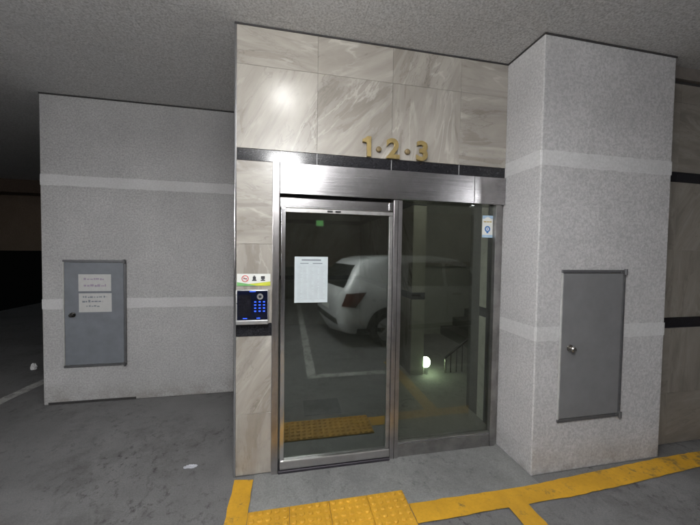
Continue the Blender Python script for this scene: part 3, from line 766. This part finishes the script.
def patch(name, q, m, side=1, off=.006, nu=10, nv=8, rear=False, parent=car):
    """q = four corners (a, z); projected on the side (a = x) or the rear (a = y)"""
    bm = bmesh.new(); g = []
    for j in range(nv + 1):
        row = []
        for i in range(nu + 1):
            s, t = i / nu, j / nv
            a = (q[0][0]*(1-s)+q[1][0]*s)*(1-t) + (q[3][0]*(1-s)+q[2][0]*s)*t; z = (q[0][1]*(1-s)+q[1][1]*s)*(1-t) + (q[3][1]*(1-s)+q[2][1]*s)*t
            if rear: hit = bvh.ray_cast(Vector((CX - 2, CY + a, z)), Vector((1, 0, 0)))
            else: hit = bvh.ray_cast(Vector((CX + a, CY + side * 4, z)), Vector((0, -side, 0)))
            p = hit[0] if hit[0] else Vector((CX + a, CY + side * .6, z)); nn = hit[1] if hit[0] else Vector((0, side, 0))
            row.append(bm.verts.new(p + nn * off))
        g.append(row)
    for j in range(nv):
        for i in range(nu): bm.faces.new((g[j][i], g[j][i+1], g[j+1][i+1], g[j+1][i]))
    return obj(name, bm, m, parent, 60)
for sd in (1, -1):
    patch('side_window', [(.98, 1.12), (1.14, 1.10), (1.20, 1.48), (1.10, 1.48)], m_cglass, sd)
    patch('side_window', [(1.28, 1.09), (2.05, 1.07), (2.05, 1.52), (1.34, 1.53)], m_cglass, sd)
    patch('side_window', [(2.12, 1.07), (3.05, 1.05), (2.62, 1.44), (2.12, 1.51)], m_cglass, sd)
    patch('tail_light', [(.05, .76), (.26, .74), (.46, 1.00), (.12, .98)], m_tail, sd, .010)
    patch('headlight', [(3.95, .66), (4.28, .62), (4.24, .76), (3.85, .84)], plain('headlight_lens', (.5, .5, .5), .1), sd, .01)
    patch('sill_cladding', [(.3, .26), (4.1, .26), (4.1, .36), (.3, .36)], m_tyre, sd, .006, 24, 3)
    for xd in (1.22, 2.085, 3.1): patch('door_seam', [(xd, .42), (xd + .008, .42), (xd + .012, 1.03), (xd + .004, 1.03)], m_gasket, sd, .003, 1, 8)
    for xd in (1.32, 2.20): patch('door_handle', [(xd, .90), (xd + .18, .89), (xd + .18, .925), (xd, .935)], m_chrome, sd, .022, 6, 3)
patch('rear_window', [(-.74, 1.07), (.74, 1.07), (.60, 1.47), (-.60, 1.47)], m_cglass, rear=True, off=.008)
patch('rear_bumper', [(-.72, .42), (.72, .42), (.70, .52), (-.70, .52)], m_tyre, rear=True, off=.012)
patch('rear_plate', [(-.26, .62), (.26, .62), (.26, .72), (-.26, .72)], m_sticker, rear=True, off=.016)
for xw in (.86, 3.50):
    for sd in (1, -1):
        # dark arch lip
        bm = bmesh.new(); n = 20
        y0 = CY + sd * .80
        A = []
        for r_ in (.40, .30):
            A.append([])
            for i in range(n + 1):
                th = PI * (-.08 + 1.16 * i / n); a, z = xw + r_ * math.cos(th), .33 + r_ * math.sin(th)
                h_ = bvh.ray_cast(Vector((CX + a, CY + sd * 4, z)), Vector((0, -sd, 0)))
                yy = h_[0].y if h_[0] else CY + sd * .88
                A[-1].append(bm.verts.new((CX + a, yy + sd * .008, z)))
        for i in range(n): bm.faces.new((A[0][i], A[0][i+1], A[1][i+1], A[1][i]))
        obj('wheel_arch', bm, m_gasket, car)
        yo = CY + sd * .925
        bm = bmesh.new(); lathe(bm, (CX + xw, yo, .325), (0, -sd, 0), [(0.0, .215), (0, .30), (.02, .322), (.19, .322), (.21, .30), (.21, .215)], 32)
        wh = obj('wheel', bm, m_tyre, car, 40)
        bm = bmesh.new(); lathe(bm, (CX + xw, yo, .325), (0, -sd, 0), [(.004, .214), (.012, .205), (.05, .19), (.05, .06)], 32)
        for k in range(5):
            th = 2*PI*k/5; dv = Vector((math.cos(th), 0, math.sin(th))); c0 = Vector((CX + xw, yo - sd * .018, .325))
            cyl(bm, c0 + dv * .03, c0 + dv * .20, .028, .020, 8)
        lathe(bm, (CX + xw, yo, .325), (0, -sd, 0), [(.004, 0), (.004, .04), (.03, .05)], 20)
        obj('rim', bm, m_rim, wh, 40)

for o in [car]:
    o.rotation_euler.z = math.radians(-8)
    o.location = (CX + 2.2 + .06, CY + .02, 0); o.scale = (1, 1, .945)
